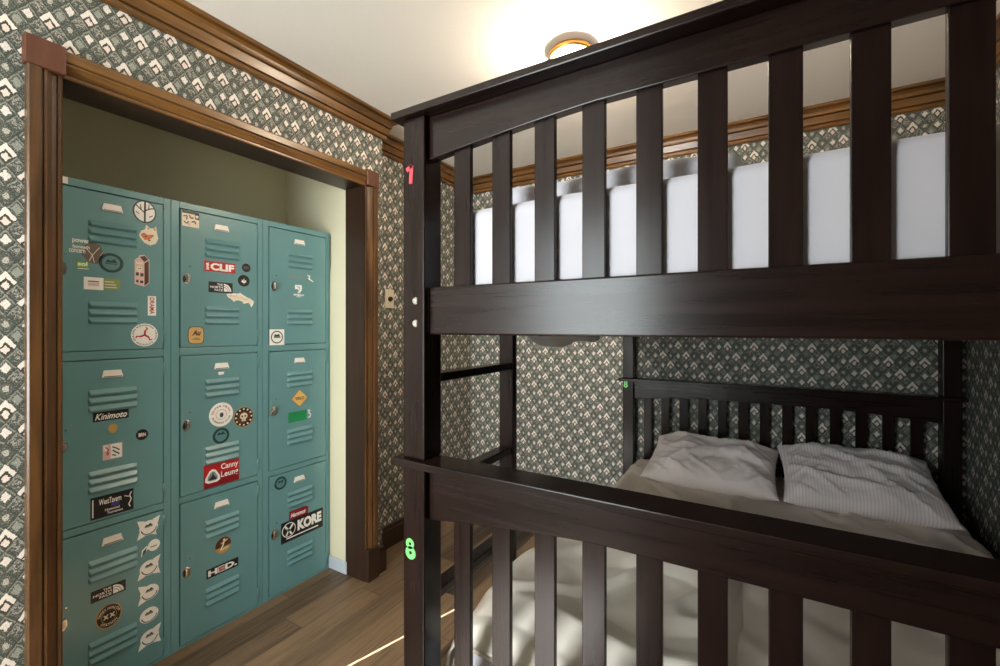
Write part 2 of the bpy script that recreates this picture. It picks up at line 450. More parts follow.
def BAR(p, q, w):
    d = Vector((q[0]-p[0], q[1]-p[1])); n = Vector((-d.y, d.x)).normalized()*w/2
    return [[(p[0]-n.x, p[1]-n.y), (q[0]-n.x, q[1]-n.y), (q[0]+n.x, q[1]+n.y), (p[0]+n.x, p[1]+n.y)]]
def BARS(w, *pts):
    out = []
    for p, q in zip(pts, pts[1:]): out += BAR(p, q, w)
    return out
def TEXT(body, a0, a1, b0, b1, bold=.02, shear=0, turn=0, spacing=1.0):
    vs, ps = text_polys(body, bold, shear, spacing)
    if turn: vs = [(1-y, x) for x, y in vs] if turn > 0 else [(y, 1-x) for x, y in vs]
    return [[(a0+(a1-a0)*vs[i][0], b0+(b1-b0)*vs[i][1]) for i in p] for p in ps]
def ARCTEXT(body, ca, cb, r, h, a_mid, span, bold=.02, flip=False):
    """letters along an arc; a_mid = middle angle in degrees (90 = top)"""
    vs, ps = text_polys(body, bold, 0, 1.1)
    def f(u, v):
        if not flip:
            th = math.radians(a_mid + span*(.5-u)); rr = r + h*v
        else:
            th = math.radians(a_mid - span*(.5-u)); rr = r + h*(1-v)
        return (ca+rr*math.cos(th), cb+rr*math.sin(th))
    return [[f(*vs[i]) for i in p] for p in ps]

LX = -2.040                  # plane of the locker fronts
DF = LX + .002               # outer face of the doors
def sticker(parent, org, label, layers):
    """layers = (ink, polygons) from the backing up"""
    bm = bmesh.new(); mats = []
    for k, (ink, polys) in enumerate(layers):
        if 'ink_'+ink not in mats: mats.append('ink_'+ink)
        mi = mats.index('ink_'+ink)
        x = DF + .0005 + .00035*k
        for p in polys:
            pts = []
            for q in p:
                if not pts or (abs(q[0]-pts[-1][0]) + abs(q[1]-pts[-1][1])) > 1e-7: pts.append(q)
            if len(pts) < 3: continue
            area = sum(pts[i][0]*pts[(i+1) % len(pts)][1]-pts[(i+1) % len(pts)][0]*pts[i][1] for i in range(len(pts)))
            if area < 0: pts = pts[::-1]
            top = [bm.verts.new((x-org[0], a-org[1], b-org[2])) for a, b in pts]
            f = bm.faces.new(top); f.material_index = mi
            if k == 0:                                       # the vinyl has an edge
                bot = [bm.verts.new((DF-.0002-org[0], a-org[1], b-org[2])) for a, b in pts]
                for i in range(len(pts)):
                    j = (i+1) % len(pts)
                    bm.faces.new((top[j], top[i], bot[i], bot[j])).material_index = mi
    me = bpy.data.meshes.new('sticker'); bm.to_mesh(me); bm.free()
    for q in mats: me.materials.append(M[q])
    o = bpy.data.objects.new('sticker', me); COL.objects.link(o); o.parent = parent
    o['label'] = label
    return o

def nf(a0, a1, b0, b1):      # dark oblong: three stacked lines and a half-dome of arcs
    w, h = a1-a0, b1-b0
    L = [('black', R(a0, a1, b0, b1))]
    tx = TEXT('THE', a0+.34*w, a0+.58*w, b0+.68*h, b0+.88*h) + TEXT('NORTH', a0+.06*w, a0+.58*w, b0+.41*h, b0+.62*h) + TEXT('FACE', a0+.24*w, a0+.58*w, b0+.14*h, b0+.35*h)
    L.append(('white', tx))
    ca, cb = a0+.62*w, b0+.14*h; r = .74*h; ra = .32*w
    dome = lambda q: [(ca, cb)] + [(ca+ra*q*math.cos(math.radians(t)), cb+r*q*math.sin(math.radians(t))) for t in range(0, 91, 9)]
    for ink, q in (('white', 1.0), ('black', .80), ('white', .745), ('black', .56), ('white', .505)): L.append((ink, [dome(q)]))
    return L
def peel(ca, cb, s, bits, fill=True, ring='ringgreen'):      # round sticker with a small arched emblem, torn white corners left round it
    L = []
    if bits:
        for da, db in bits:
            L.append(('white', POLY((ca+da*s*1.12, cb+db*s*1.10), (ca+da*s*.35, cb+db*s*.86), (ca+da*s*.6, cb+db*s*.62), (ca+da*s*.90, cb+db*s*.28))))
    L = [('white', sum((l[1] for l in L), []) + C(ca, cb, s*.92, s*.86))] if fill else L
    L.append((ring, RING(ca, cb, s*.70, s*.80, 28, 190, 350)))
    L.append((ring, [[(ca-.45*s, cb+.18*s), (ca-.25*s, cb+.42*s), (ca-.05*s, cb+.34*s), (ca+.12*s, cb+.52*s), (ca+.4*s, cb+.2*s)]]))
    L.append(('rust', R(ca-.4*s, ca+.36*s, cb+.08*s, cb+.17*s)))
    return L

# ------------------------------------------------------------------ lockers
UW = .3775
ROWS = ((1.230, 1.803), (.6215, 1.200), (.011, .596))       # top, middle, bottom door
def louvres(parent, org, y0, y1, zs):
    m = MB()
    for z in zs:
        h, o = .0115, .0125
        a = [(DF-.0008, y0, z+h), (DF+o*.75, y0+.006, z-h*.35), (DF+o*.5, y0+.005, z-h*.95), (DF-.0008, y0, z-h)]
        b = [(DF-.0008, y1, z+h), (DF+o*.75, y1-.006, z-h*.35), (DF+o*.5, y1-.005, z-h*.95), (DF-.0008, y1, z-h)]
        m.prism(a, b)
    m.shift(org); return m.build('louvre_vent', 'locker_teal', parent, .002, 2)

def make_latch(parent, org, ya, zt, turned):
    zc = zt - .287; yc = ya + .025
    m = MB()
    n = 20                                                   # dished oval escutcheon
    def oval(x, ry, rz, dy=0): return [(x, yc+dy+ry*math.cos(2*PI*i/n), zc+rz*math.sin(2*PI*i/n)) for i in range(n)]
    m.prism(oval(DF-.001, .017, .026), oval(DF+.003, .015, .024))
    if turned:                                               # lever swung out towards the left
        m.prism([(DF+.003, yc-.004, zc+.004), (DF+.014, yc-.004, zc+.006), (DF+.014, yc+.006, zc+.018), (DF+.003, yc+.006, zc+.016)],
                [(DF+.010, yc-.036, zc-.026), (DF+.018, yc-.036, zc-.026), (DF+.020, yc-.030, zc-.006), (DF+.010, yc-.030, zc-.006)])
    else:
        m.prism([(DF+.003, yc+.000, zc-.016), (DF+.010, yc+.001, zc-.014), (DF+.010, yc+.010, zc-.014), (DF+.003, yc+.011, zc-.016)],
                [(DF+.003, yc+.000, zc+.020), (DF+.013, yc+.001, zc+.017), (DF+.013, yc+.009, zc+.017), (DF+.003, yc+.010, zc+.020)])
    m.prism([(DF-.001, yc+.012+.0045*math.cos(2*PI*i/10), zc+.052+.0045*math.sin(2*PI*i/10)) for i in range(10)],
            [(DF+.004, yc+.012+.003*math.cos(2*PI*i/10), zc+.052+.003*math.sin(2*PI*i/10)) for i in range(10)])
    # dark disc painting the shade of a finger hole beside the lever
    m.prism([(DF+.0028, yc-.009+.006*math.cos(2*PI*i/14), zc-.002+.014*math.sin(2*PI*i/14)) for i in range(14)],
            [(DF+.0034, yc-.009+.006*math.cos(2*PI*i/14), zc-.002+.014*math.sin(2*PI*i/14)) for i in range(14)], 1)
    m.shift(org)
    h = m.build('latch', ['chrome', 'hole_shade_knob_black'], parent, .0006, 1)
    h['label'] = 'chrome latch with finger hole painted dark'
    return h

def make_locker(y0, label):
    y1 = y0 + UW - .0012
    t = thing('locker', (LX-.19, y0+UW/2, 0), label, 'locker', 'teal metal lockers in the closet')
    org = t.location.copy()
    m = MB(); m.box(LX-.38, LX-.016, y0, y1, 0, 1.830)
    m.shift(org); cab = m.build('cabinet', 'locker_teal', t, .002)
    m = MB()
    ya, yb = y0+.029, y0+.352
    zs = [0] + [v for r in ROWS[::-1] for v in r] + [1.830]
    m.box(LX-.016, LX, y0, ya, 0, 1.830); m.box(LX-.016, LX, yb, y1, 0, 1.830)
    for a, b in ((0, .011), (.596, .6215), (1.200, 1.230), (1.803, 1.830)): m.box(LX-.016, LX, ya, yb, a, b)
    m.shift(org); m.build('front_frame', 'locker_teal', t, .0015)
    doors = []
    for r, (z0, z1) in enumerate(ROWS):
        m = MB(); m.box(LX-.014, DF, ya+.0042, yb-.0030, z0+.0032, z1-.0040)
        m.shift(org); d = m.build('door', 'locker_teal', t, .0015)
        louvres(d, org, ya+.094, ya+.238, [z1-.105-.012-.0285*i for i in range(3)])
        louvres(d, org, ya+.094, ya+.238, [z1-.393-.012-.0285*i for i in range(3)])
        yc = ya+.162; zt = z1-.040
        m = MB()                                             # card holder: folded plate, wider at the foot
        m.prism([(DF-.0005, yc-.025, zt), (DF+.002, yc-.025, zt), (DF+.005, yc-.031, zt-.026), (DF-.0005, yc-.031, zt-.026)],
                [(DF-.0005, yc+.025, zt), (DF+.002, yc+.025, zt), (DF+.005, yc+.031, zt-.026), (DF-.0005, yc+.031, zt-.026)])
        m.box(DF+.003, DF+.0052, yc-.026, yc+.026, zt-.0245, zt-.0215, 1)
        m.shift(org); p = m.build('number_plate', ['plate_white', 'ink_taupe'], d)
        p['label'] = 'small pale number plate'
        make_latch(d, org, ya, z1, label.startswith('right') and r == 1)
        for zc in (z1-.05, z0+.05):
            m = MB(); m.lathe([(0, zc-.027), (.0038, zc-.027), (.0038, zc+.027), (0, zc+.027)], DF-.0005, yb-.0005, 10)
            m.shift(org); m.build('hinge', 'locker_teal', d)
        doors.append(d)
    return t, org, doors, cab

Y1, Y2, Y3 = .4642, .8417, 1.2192
L1, o1, d1, c1 = make_locker(Y1, 'left teal locker column, nearest the camera, white peeling stickers down its bottom door')
L2, o2, d2, c2 = make_locker(Y2, 'middle teal locker column between its two neighbours, trout sticker on its top door')
L3, o3, d3, c3 = make_locker(Y3, 'right teal locker column against the closet side wall, yellow diamond sticker on middle door')
m = MB(); m.box(LX-.0005, LX+.0012, .500, .536, 1.806, 1.829); m.shift(o1)
q = m.build('tape_tag', 'plate_white', L1); q['label'] = 'square of white tape'

# --- left column, top door
d = d1[0]
ca, cb = .7530, 1.7590
sticker(d, o1, 'round white sticker with a black branching tree', [('black', C(ca, cb, .0375, .043)), ('white', C(ca, cb, .033, .0385)),
    ('black', BARS(.006, (ca, cb-.040), (ca+.001, cb+.04)) + BARS(.0042, (ca, cb-.004), (ca-.018, cb+.012), (ca-.028, cb+.022)) + BARS(.0042, (ca, cb+.004), (ca+.016, cb+.014), (ca+.030, cb+.018))
     + BARS(.003, (ca-.012, cb+.008), (ca-.014, cb+.026)) + BARS(.003, (ca+.012, cb+.011), (ca+.014, cb+.03)) + BARS(.003, (ca-.018, cb-.012), (ca-.028, cb-.004)) + BARS(.003, (ca+.014, cb-.018), (ca+.026, cb-.01)))])
ca, cb = .7665, 1.6695
sticker(d, o1, 'cream and orange fox head sticker', [
    ('cream', [[(ca-.031, cb-.002), (ca-.024, cb+.016), (ca-.013, cb+.022), (ca-.008, cb+.041), (ca+.004, cb+.030), (ca+.016, cb+.031), (ca+.024, cb+.040), (ca+.026, cb+.018), (ca+.031, cb-.006), (ca+.022, cb-.028), (ca+.004, cb-.037), (ca-.014, cb-.030), (ca-.026, cb-.014)]]),
    ('orange', [[(ca-.027, cb), (ca-.016, cb+.010), (ca-.004, cb+.002), (ca+.008, cb+.006), (ca+.012, cb-.004), (ca, cb-.016), (ca-.014, cb-.018)], [(ca-.005, cb+.024), (ca-.004, cb+.034), (ca+.003, cb+.027)], [(ca+.014, cb+.027), (ca+.021, cb+.033), (ca+.022, cb+.022)]]),
    ('brown', C(ca+.012, cb+.002, .003) + C(ca-.010, cb-.004, .003) + C(ca+.001, cb-.018, .004, .003))])
a0, a1 = .7215, .7680
sticker(d, o1, 'pink and brown milk carton sticker', [
    ('pink', POLY((a0, 1.480), (.752, 1.472), (a1, 1.486), (a1, 1.576), (.752, 1.594), (.736, 1.590), (.734, 1.582), (a0, 1.572))),
    ('brown', [[(.752, 1.475), (a1-.002, 1.488), (a1-.002, 1.574), (.752, 1.561)], [(.737, 1.584), (.753, 1.590), (.764, 1.577), (.752, 1.566)]]),
    ('cream', C(.7365, 1.538, .010, .013) + R(.726, .748, 1.556, 1.564)), ('brown', R(.725, .734, 1.512, 1.524) + R(.739, .749, 1.510, 1.522) + R(.726, .733, 1.486, 1.496) + R(.738, .748, 1.484, 1.494) + C(.734, 1.539, .002) + C(.740, 1.539, .002))])
ca, cb = .6010, 1.575
sticker(d, o1, 'brown moth sticker with white lettering and a green patch', [
    ('taupe', [[(ca-.012, cb-.030), (ca+.012, cb-.034), (ca+.030, cb+.002), (ca+.020, cb+.034), (ca-.006, cb+.042), (ca-.026, cb+.024), (ca-.034, cb)], R(.556, .590, 1.523, 1.547)[0]]),
    ('lime', R(.557, .589, 1.524, 1.545)), ('cream', BARS(.0022, (ca-.02, cb+.02), (ca-.002, cb-.004), (ca+.018, cb+.026)) + BARS(.0022, (ca-.002, cb-.004), (ca+.004, cb-.03)) + BARS(.002, (ca+.02, cb-.004), (ca+.026, cb+.01)) + BARS(.0022, (ca-.01, cb-.026), (ca-.002, cb-.004))),
    ('white', TEXT('power', .546, .592, 1.605, 1.622, .03) + TEXT('beneath', .547, .592, 1.590, 1.602, .02) + TEXT('concern', .538, .580, 1.574, 1.587, .02) + TEXT('sol', .560, .586, 1.530, 1.544, .04) + R(.560, .590, 1.519, 1.5215))])
sticker(d, o1, 'dark green ring sticker with an arched emblem', [('ringgreen', RING(.652, 1.550, .026, .0355)), ('teal', C(.652, 1.550, .026)), ('ringgreen', [[(.634, 1.550), (.642, 1.562), (.652, 1.558), (.662, 1.565), (.670, 1.551)], R(.634, .670, 1.545, 1.548)[0]])])
sticker(d, o1, 'white and olive two-part rectangle sticker', [('white', R(.5765, .630, 1.449, 1.493)), ('olive', R(.630, .678, 1.452, 1.493)), ('slate', R(.588, .618, 1.476, 1.480)), ('pink', R(.588, .618, 1.462, 1.473)),
    ('cream', R(.633, .660, 1.479, 1.482) + R(.633, .665, 1.469, 1.472) + R(.633, .668, 1.459, 1.462))])
sticker(d, o1, 'upright white label with red lettering', [('white', R(.763, .790, 1.361, 1.437)), ('red', TEXT('DRAMA', .7690, .7845, 1.367, 1.431, .02, 0, -1))])
ca, cb = .7530, 1.2866
sticker(d, o1, 'round white sticker with three running red legs', [('white', C(ca, cb, .0430, .0440)), ('red', sum([BARS(w_, *[(ca+r*math.cos(math.radians(th+k)), cb+r*math.sin(math.radians(th+k))) for r, k in pts]) for th in (80, 200, 320) for w_, pts in ((.0065, ((0, 0), (.012, 6), (.016, 4))), (.0045, ((.015, 4), (.0275, -10))), (.0035, ((.0265, -10), (.030, 4))))], [])),
    ('slate', ARCTEXT('ELLAN VANNIN TRAIL', ca, cb, .0345, .0055, 90, 250)+ARCTEXT('ISLE ROUTE', ca, cb, .0345, .0055, 270, 90, .02, True))])
# --- left column, middle door
d = d1[1]
sticker(d, o1, 'black oblong sticker with white script lettering', [('black', R(.6010, .7035, .9785, 1.0115)), ('white', TEXT('Kinimoto', .606, .6985, .9835, 1.0065, .018, .35))])
sticker(d, o1, 'faded orange scrap of an old sticker', [('gold', [[(.643, .950), (.648, .934), (.660, .929), (.669, .940), (.670, .955), (.660, .964), (.648, .960)]])])
sticker(d, o1, 'small oval black sticker with pale letters', [('black', C(.7450, .9055, .0195, .0205)), ('cream', TEXT('BRN', .7335, .7565, .8985, .9125, .04))])
sticker(d, o1, 'square white and pink picture sticker', [('pink', R(.628, .6845, .836, .8915)), ('white', R(.650, .6825, .838, .890) + R(.630, .640, .868, .888)), ('black', BARS(.004, (.655, .880), (.668, .872), (.676, .864)) + BARS(.004, (.656, .868), (.664, .860), (.676, .850)) + BARS(.004, (.654, .852), (.666, .846))), ('red', BARS(.003, (.634, .884), (.644, .872), (.638, .856)) + BARS(.003, (.640, .850), (.645, .862)))])
sticker(d, o1, 'black band sticker with gothic white lettering and blue smudge', [('black', R(.594, .718, .632, .7105)), ('violet', C(.664, .671, .013, .010)), ('white', TEXT('WestTavern', .617, .681, .678, .699, .02) + TEXT('National', .634, .676, .652, .661, .02) + TEXT('Tournament', .640, .686, .640, .649, .02) + R(.5985, .6020, .640, .703) + BARS(.003, (.690, .690), (.704, .684)) + BARS(.0035, (.712, .700), (.706, .688), (.711, .672), (.703, .655), (.708, .645)))])
# --- left column, bottom door
d = d1[2]
sticker(d, o1, 'black oblong sticker with white dome mark, left column', nf(.595, .6945, .338, .379))
ca, cb = .6455, .2690
sticker(d, o1, 'oval gold and black sticker with two white crosses', [('gold', C(ca, cb, .0380, .0440)), ('black', C(ca, cb, .034, .040)), ('gold', C(ca, cb, .022, .026)), ('black', C(ca, cb, .0205, .0245)),
    ('cream', BARS(.004, (ca-.015, cb+.007), (ca-.003, cb-.008)) + BARS(.004, (ca-.015, cb-.008), (ca-.003, cb+.007)) + BARS(.004, (ca+.003, cb+.008), (ca+.015, cb-.007)) + BARS(.004, (ca+.003, cb-.007), (ca+.015, cb+.008))),
    ('cream', ARCTEXT('SWEET HOLLOW', ca, cb, .0255, .008, 90, 160) + ARCTEXT('STATION', ca, cb, .0255, .008, 270, 100, .02, True))])
LBL = ['topmost of the white peeling round stickers', 'torn white round sticker under the topmost one', 'third white peeling round sticker from the top',
       'fourth white peeling round sticker from the top', 'fifth white peeling round sticker from the top', 'lowest of the white peeling round stickers']
BITS = [((-1, 1), (1, 1), (-1, -1), (.7, -1)), ((-1, -1),), ((1, 1), (-1, -1), (1, -1)), ((-1, 1), (-1, -1)), (), ((1, -1), (-1, -1), (1, 1))]
for k, (a, b) in enumerate(((.7662, .5420), (.7675, .4615), (.7675, .3872), (.7690, .2915), (.7675, .2040), (.7695, .1180))):
    if k == 1:
        sticker(d, o1, LBL[k], [('white', C(.783, .468, .020, .022) + [[(.742, .436), (.744, .462), (.760, .474), (.765, .462), (.752, .448)]]), ('ringgreen', [[(.745, .440), (.748, .458), (.760, .468), (.756, .452)]]), ('rust', R(.772, .792, .462, .466))])
    else: sticker(d, o1, LBL[k], peel(a, b, .033, BITS[k]))
# --- middle column, top door
d = d2[0]
sticker(d, o2, 'white and black doodle picture sticker', [('cream', R(.880, .943, 1.732, 1.796)), ('black', R(.880, .943, 1.786, 1.796) + R(.928, .943, 1.766, 1.790) + BARS(.005, (.884, 1.772), (.898, 1.776), (.896, 1.760)) + BARS(.005, (.906, 1.780), (.912, 1.768), (.922, 1.772)) + BARS(.004, (.886, 1.752), (.896, 1.744), (.904, 1.754)) + BARS(.005, (.914, 1.752), (.926, 1.758), (.930, 1.746))), ('white', C(.935, 1.778, .006)), ('pink', C(.905, 1.742, .007) + C(.893, 1.770, .004))])
sticker(d, o2, 'red sticker with white capitals', [('red', R(.963, 1.092, 1.556, 1.601)), ('white', TEXT('CLIF', .987, 1.086, 1.562, 1.594, .05) + TEXT('BAR', .970, .981, 1.563, 1.594, .05, 0, 1))])
sticker(d, o2, 'small round dark badge sticker', [('black', C(1.1404, 1.589, .0195)), ('taupe', TEXT('BRN', 1.129, 1.152, 1.582, 1.596, .04))])
ca, cb = 1.129, 1.5285
leaf = []
for k, (th, r) in enumerate(((90, .018), (45, .016), (135, .016), (10, .014), (170, .014), (-30, .008), (210, .008))):
    c_, s_ = math.cos(math.radians(th)), math.sin(math.radians(th))
    leaf.append([(ca, cb-.006), (ca+.5*r*c_-.0025*s_, cb-.006+.5*r*s_+.0025*c_), (ca+r*c_, cb-.006+r*s_), (ca+.5*r*c_+.0025*s_, cb-.006+.5*r*s_-.0025*c_)])
sticker(d, o2, 'round black sticker with a white leaf', [('black', C(ca, cb, .0265)), ('white', leaf + BARS(.002, (ca, cb-.006), (ca, cb-.015)))])
sticker(d, o2, 'black oblong sticker with white dome mark, above the trout', nf(.980, 1.0795, 1.467, 1.5125))
fp = [(1.0535, 1.4625), (1.064, 1.465), (1.086, 1.468), (1.106, 1.468), (1.112, 1.473), (1.124, 1.464), (1.146, 1.452), (1.158, 1.448), (1.176, 1.436), (1.171, 1.420), (1.163, 1.409), (1.158, 1.420), (1.150, 1.430), (1.138, 1.426), (1.128, 1.423), (1.122, 1.434), (1.106, 1.438), (1.092, 1.436), (1.086, 1.430), (1.076, 1.440), (1.060, 1.450)]
mx = sum(p[0] for p in fp)/len(fp); my = sum(p[1] for p in fp)/len(fp)
sticker(d, o2, 'cream trout shaped sticker', [('white', [fp]), ('cream', [[(mx+(p[0]-mx)*.9, my+(p[1]-my)*.8) for p in fp]]), ('taupe', C(1.063, 1.459, .0018) + sum([C(1.085+.011*i, 1.459-.0032*i+(.003 if i % 2 else -.002), .0014, n=8) for i in range(7)], []) + BARS(.0016, (1.07, 1.451), (1.074, 1.459), (1.071, 1.465))), ('pink', BARS(.003, (1.078, 1.454), (1.12, 1.449), (1.152, 1.438)))])
sticker(d, o2, 'tan rounded square sticker with dark script', [('brown', SQR(.9315, 1.2825, .031, .0365)), ('tan', SQR(.9315, 1.2825, .0285, .034)), ('brown', TEXT('Au', .916, .950, 1.281, 1.304, .05, .3) + TEXT('coffee', .917, .946, 1.264, 1.272, .02))])
# --- middle column, middle door
d = d2[1]
sticker(d, o2, 'small white scrap label under the number plate', [('white', [[(1.018, 1.121), (1.0445, 1.121), (1.041, 1.109), (1.021, 1.108)]])])
ca, cb = 1.0315, .9340
sticker(d, o2, 'round white sticker with red lettering round its rim', [('white', C(ca, cb, .0500, .0525)), ('red', RING(ca, cb, .0215, .0228) + ARCTEXT('SILVER TRAIL', ca, cb, .0335, .008, 90, 165)), ('taupe', ARCTEXT('RUNNING CLUB', ca, cb, .0325, .008, 270, 150, .02, True) + C(ca+.001, cb-.001, .008, .010)), ('slate', R(ca-.004, ca+.006, cb-.012, cb+.004))])
ca, cb = 1.1283, .9063
sticker(d, o2, 'round brown sticker with a cream skull-like emblem', [('gold', C(ca, cb, .0450, .0465)), ('brown', C(ca, cb, .0425, .044)), ('black', RING(ca, cb, .029, .041)), ('cream', C(ca, cb+.004, .017, .015) + R(ca-.009, ca+.009, cb-.019, cb-.006) + sum([C(ca+.035*math.cos(k*PI/6), cb+.036*math.sin(k*PI/6), .0045, n=10) for k in range(12)], [])), ('brown', C(ca-.007, cb+.004, .0045) + C(ca+.007, cb+.004, .0045) + R(ca-.001, ca+.001, cb-.018, cb-.010))])
sticker(d, o2, 'dark green ring sticker below the round white one', [('ringgreen', RING(1.0308, .8413, .0245, .0345)), ('teal', C(1.0308, .8413, .0245)), ('ringgreen', [[(1.014, .846), (1.019, .857), (1.030, .853), (1.040, .860), (1.048, .846)]])])
a0, a1, b0, b1 = .961, 1.1075, .6275, .7275
ca, cb = .996, .674
tri = lambda r: [[(ca-.98*r, cb-.62*r), (ca-.55*r, cb-.88*r), (ca+.55*r, cb-.88*r), (ca+.98*r, cb-.62*r), (ca+.92*r, cb-.1*r), (ca+.4*r, cb+.78*r), (ca, cb+.98*r), (ca-.4*r, cb+.78*r), (ca-.92*r, cb-.1*r)]]
sticker(d, o2, 'red sticker with two lines of white serif lettering', [('red', R(a0, a1, b0, b1)), ('deepred', R(a0, a1, b0, b0+.052)), ('white', TEXT('Canny', 1.030, 1.104, .686, .718, .02) + TEXT('Leung', 1.030, 1.104, .652, .684, .02)), ('white', tri(.0315)), ('grey', tri(.0215)), ('navy', [[(ca-.018, cb-.015), (ca+.018, cb-.015), (ca+.004, cb+.004), (ca+.001, cb+.018), (ca-.003, cb+.004)]])])
# --- middle column, bottom door
d = d2[2]
ca, cb = 1.0393, .3592
sticker(d, o2, 'round gold and brown sticker with a pale figure', [('gold', C(ca, cb, .0340, .0360)), ('brown', [[(ca+.033*math.cos(math.radians(t_)), cb+.035*math.sin(math.radians(t_))) for t_ in range(-10, 201, 12)]]), ('cream', BARS(.006, (ca-.012, cb-.02), (ca, cb+.002), (ca+.003, cb+.016)) + BARS(.004, (ca-.010, cb+.008), (ca+.018, cb+.020)) + C(ca+.004, cb+.022, .005) + BARS(.005, (ca-.012, cb-.02), (ca+.022, cb-.014)))])
a0, a1, b0, b1 = .9717, 1.1043, .2390, .2790
sticker(d, o2, 'black oblong sticker with wide white capitals', [('black', R(a0, a1, b0, b1)), ('white', TEXT('HED.', a0+.006, a1-.005, b0+.007, b1-.007, .05)), ('red', TEXT('E', a0+.050, a0+.078, b0+.010, b1-.010, .0))])
# --- right column, top door
d = d3[0]
sticker(d, o3, 'clear sticker with faint grey lettering and a white squiggle', [('grey', TEXT('RIVER NORTH', 1.3465, 1.452, 1.566, 1.584, .01)), ('white', BARS(.005, (1.456, 1.586), (1.472, 1.584), (1.466, 1.572), (1.478, 1.562), (1.490, 1.556)) + BARS(.005, (1.460, 1.574), (1.470, 1.563)))])
ca, cb = 1.4055, 1.505
sticker(d, o3, 'white shield emblem with small lettering beneath', [('white', [[(ca-.020, cb+.026), (ca+.018, cb+.028), (ca+.019, cb+.004), (ca+.008, cb-.012), (ca-.006, cb-.016), (ca+.002, cb-.002), (ca-.004, cb+.006), (ca-.020, cb+.004)], ] + TEXT('SHIELD', ca-.028, ca+.030, cb-.028, cb-.019, .03) + R(ca-.012, ca+.014, cb-.034, cb-.0315)), ('grey', BARS(.004, (ca-.010, cb+.018), (ca+.006, cb+.016), (ca+.004, cb+.004)))])
sticker(d, o3, 'white square sticker with a dark ring and arched emblem', [('white', R(1.251, 1.327, 1.229, 1.306)), ('ringgreen', RING(1.289, 1.268, .026, .031)), ('ringgreen', [[(1.272, 1.270), (1.278, 1.283), (1.289, 1.279), (1.298, 1.285), (1.306, 1.270)]]), ('rust', R(1.272, 1.306, 1.264, 1.269))])
# --- right column, middle door
d = d3[1]
ca, cb = 1.4115, .953
sticker(d, o3, 'yellow diamond sticker with dark lettering', [('orange', [[(ca-.045, cb), (ca, cb-.044), (ca+.045, cb), (ca, cb+.044)]]), ('yellow', [[(ca-.042, cb), (ca, cb-.041), (ca+.042, cb), (ca, cb+.041)]]), ('brown', TEXT('YIELD', ca-.026, ca+.026, cb-.007, cb+.007, .02))])
sticker(d, o3, 'green oblong sticker with a white squiggle at its right end', [('green', R(1.349, 1.4517, .837, .888)), ('white', BARS(.007, (1.458, .884), (1.473, .882), (1.462, .872), (1.475, .862), (1.472, .848), (1.460, .846)))])
# --- right column, bottom door
d = d3[2]
sticker(d, o3, 'dark green ring sticker in the upper left corner of the door', [('ringgreen', RING(1.3080, .5495, .022, .032)), ('teal', C(1.3080, .5495, .022)), ('ringgreen', [[(1.293, .552), (1.299, .563), (1.308, .558), (1.317, .565), (1.323, .552)]])])
sticker(d, o3, 'small red sticker with white script', [('deepred', [[(1.354, .349), (1.461, .345), (1.461, .383), (1.448, .388), (1.440, .391), (1.354, .391)]]), ('white', TEXT('Mammut', 1.361, 1.446, .357, .378, .03, .3))])
sticker(d, o3, 'black oblong sticker with large white block letters', [('black', R(1.3104, 1.550, .244, .347)), ('white', TEXT('KORE', 1.3995, 1.541, .278, .333, .06) + R(1.338, 1.520, .258, .264)), ('white', C(1.3515, .303, .037, .036)), ('black', C(1.3515, .303, .033, .032)),
    ('white', BARS(.010, (1.330, .326), (1.3515, .300)) + BARS(.010, (1.373, .326), (1.3515, .300)) + BARS(.009, (1.3515, .304), (1.337, .277)) + BARS(.009, (1.3515, .304), (1.366, .277)) + C(1.3515, .301, .009))])

# ------------------------------------------------------------------ bunk bed
BX0, BX1, PW = -.740, .768, .065
HX1 = .756                              # the head end is a touch narrower
FY0, HY0 = .787, 2.712                  # front faces of foot and head posts
bed = thing('bunk_bed', ((BX0+BX1)/2, (FY0+HY0+PW)/2, 0), 'dark espresso slatted wooden bunk bed with ladder, standing on plank floor', 'bunk bed')
BO = bed.location.copy()
def part(m, name, mat, parent=bed, bevel=.003, seg=2):
    m.shift(BO); return m.build(name, mat, parent, bevel, seg)
posts = {}
for k, (y, z0, z1) in enumerate(((FY0, 0, .987), (HY0, 0, .987), (FY0, 1.005, 1.810), (HY0, 1.005, 1.810))):
    for x in (BX0, (BX1 if y == FY0 else HX1)-PW):
        m = MB(); m.box(x, x+PW, y, y+PW, z0, z1); posts[(k, x < 0)] = part(m, 'post', 'espresso_upright', bevel=.004)
def arched(y0, y1, zt, ze, zm, xe):
    """rail whose lower edge rises in a shallow arch"""
    m = MB(); x0, x1 = BX0+PW, xe-PW; n = 24; lo = []
    for i in range(n+1):
        u = i/n; lo.append((x0+(x1-x0)*u, ze+(zm-ze)*min(1, 1.25*(1-abs(2*u-1)**1.9))))
    ring = lo + [(x1, zt), (x0, zt)]
    m.prism([(x, y0, z) for x, z in ring], [(x, y1, z) for x, z in ring])
    return m
SW = .0455
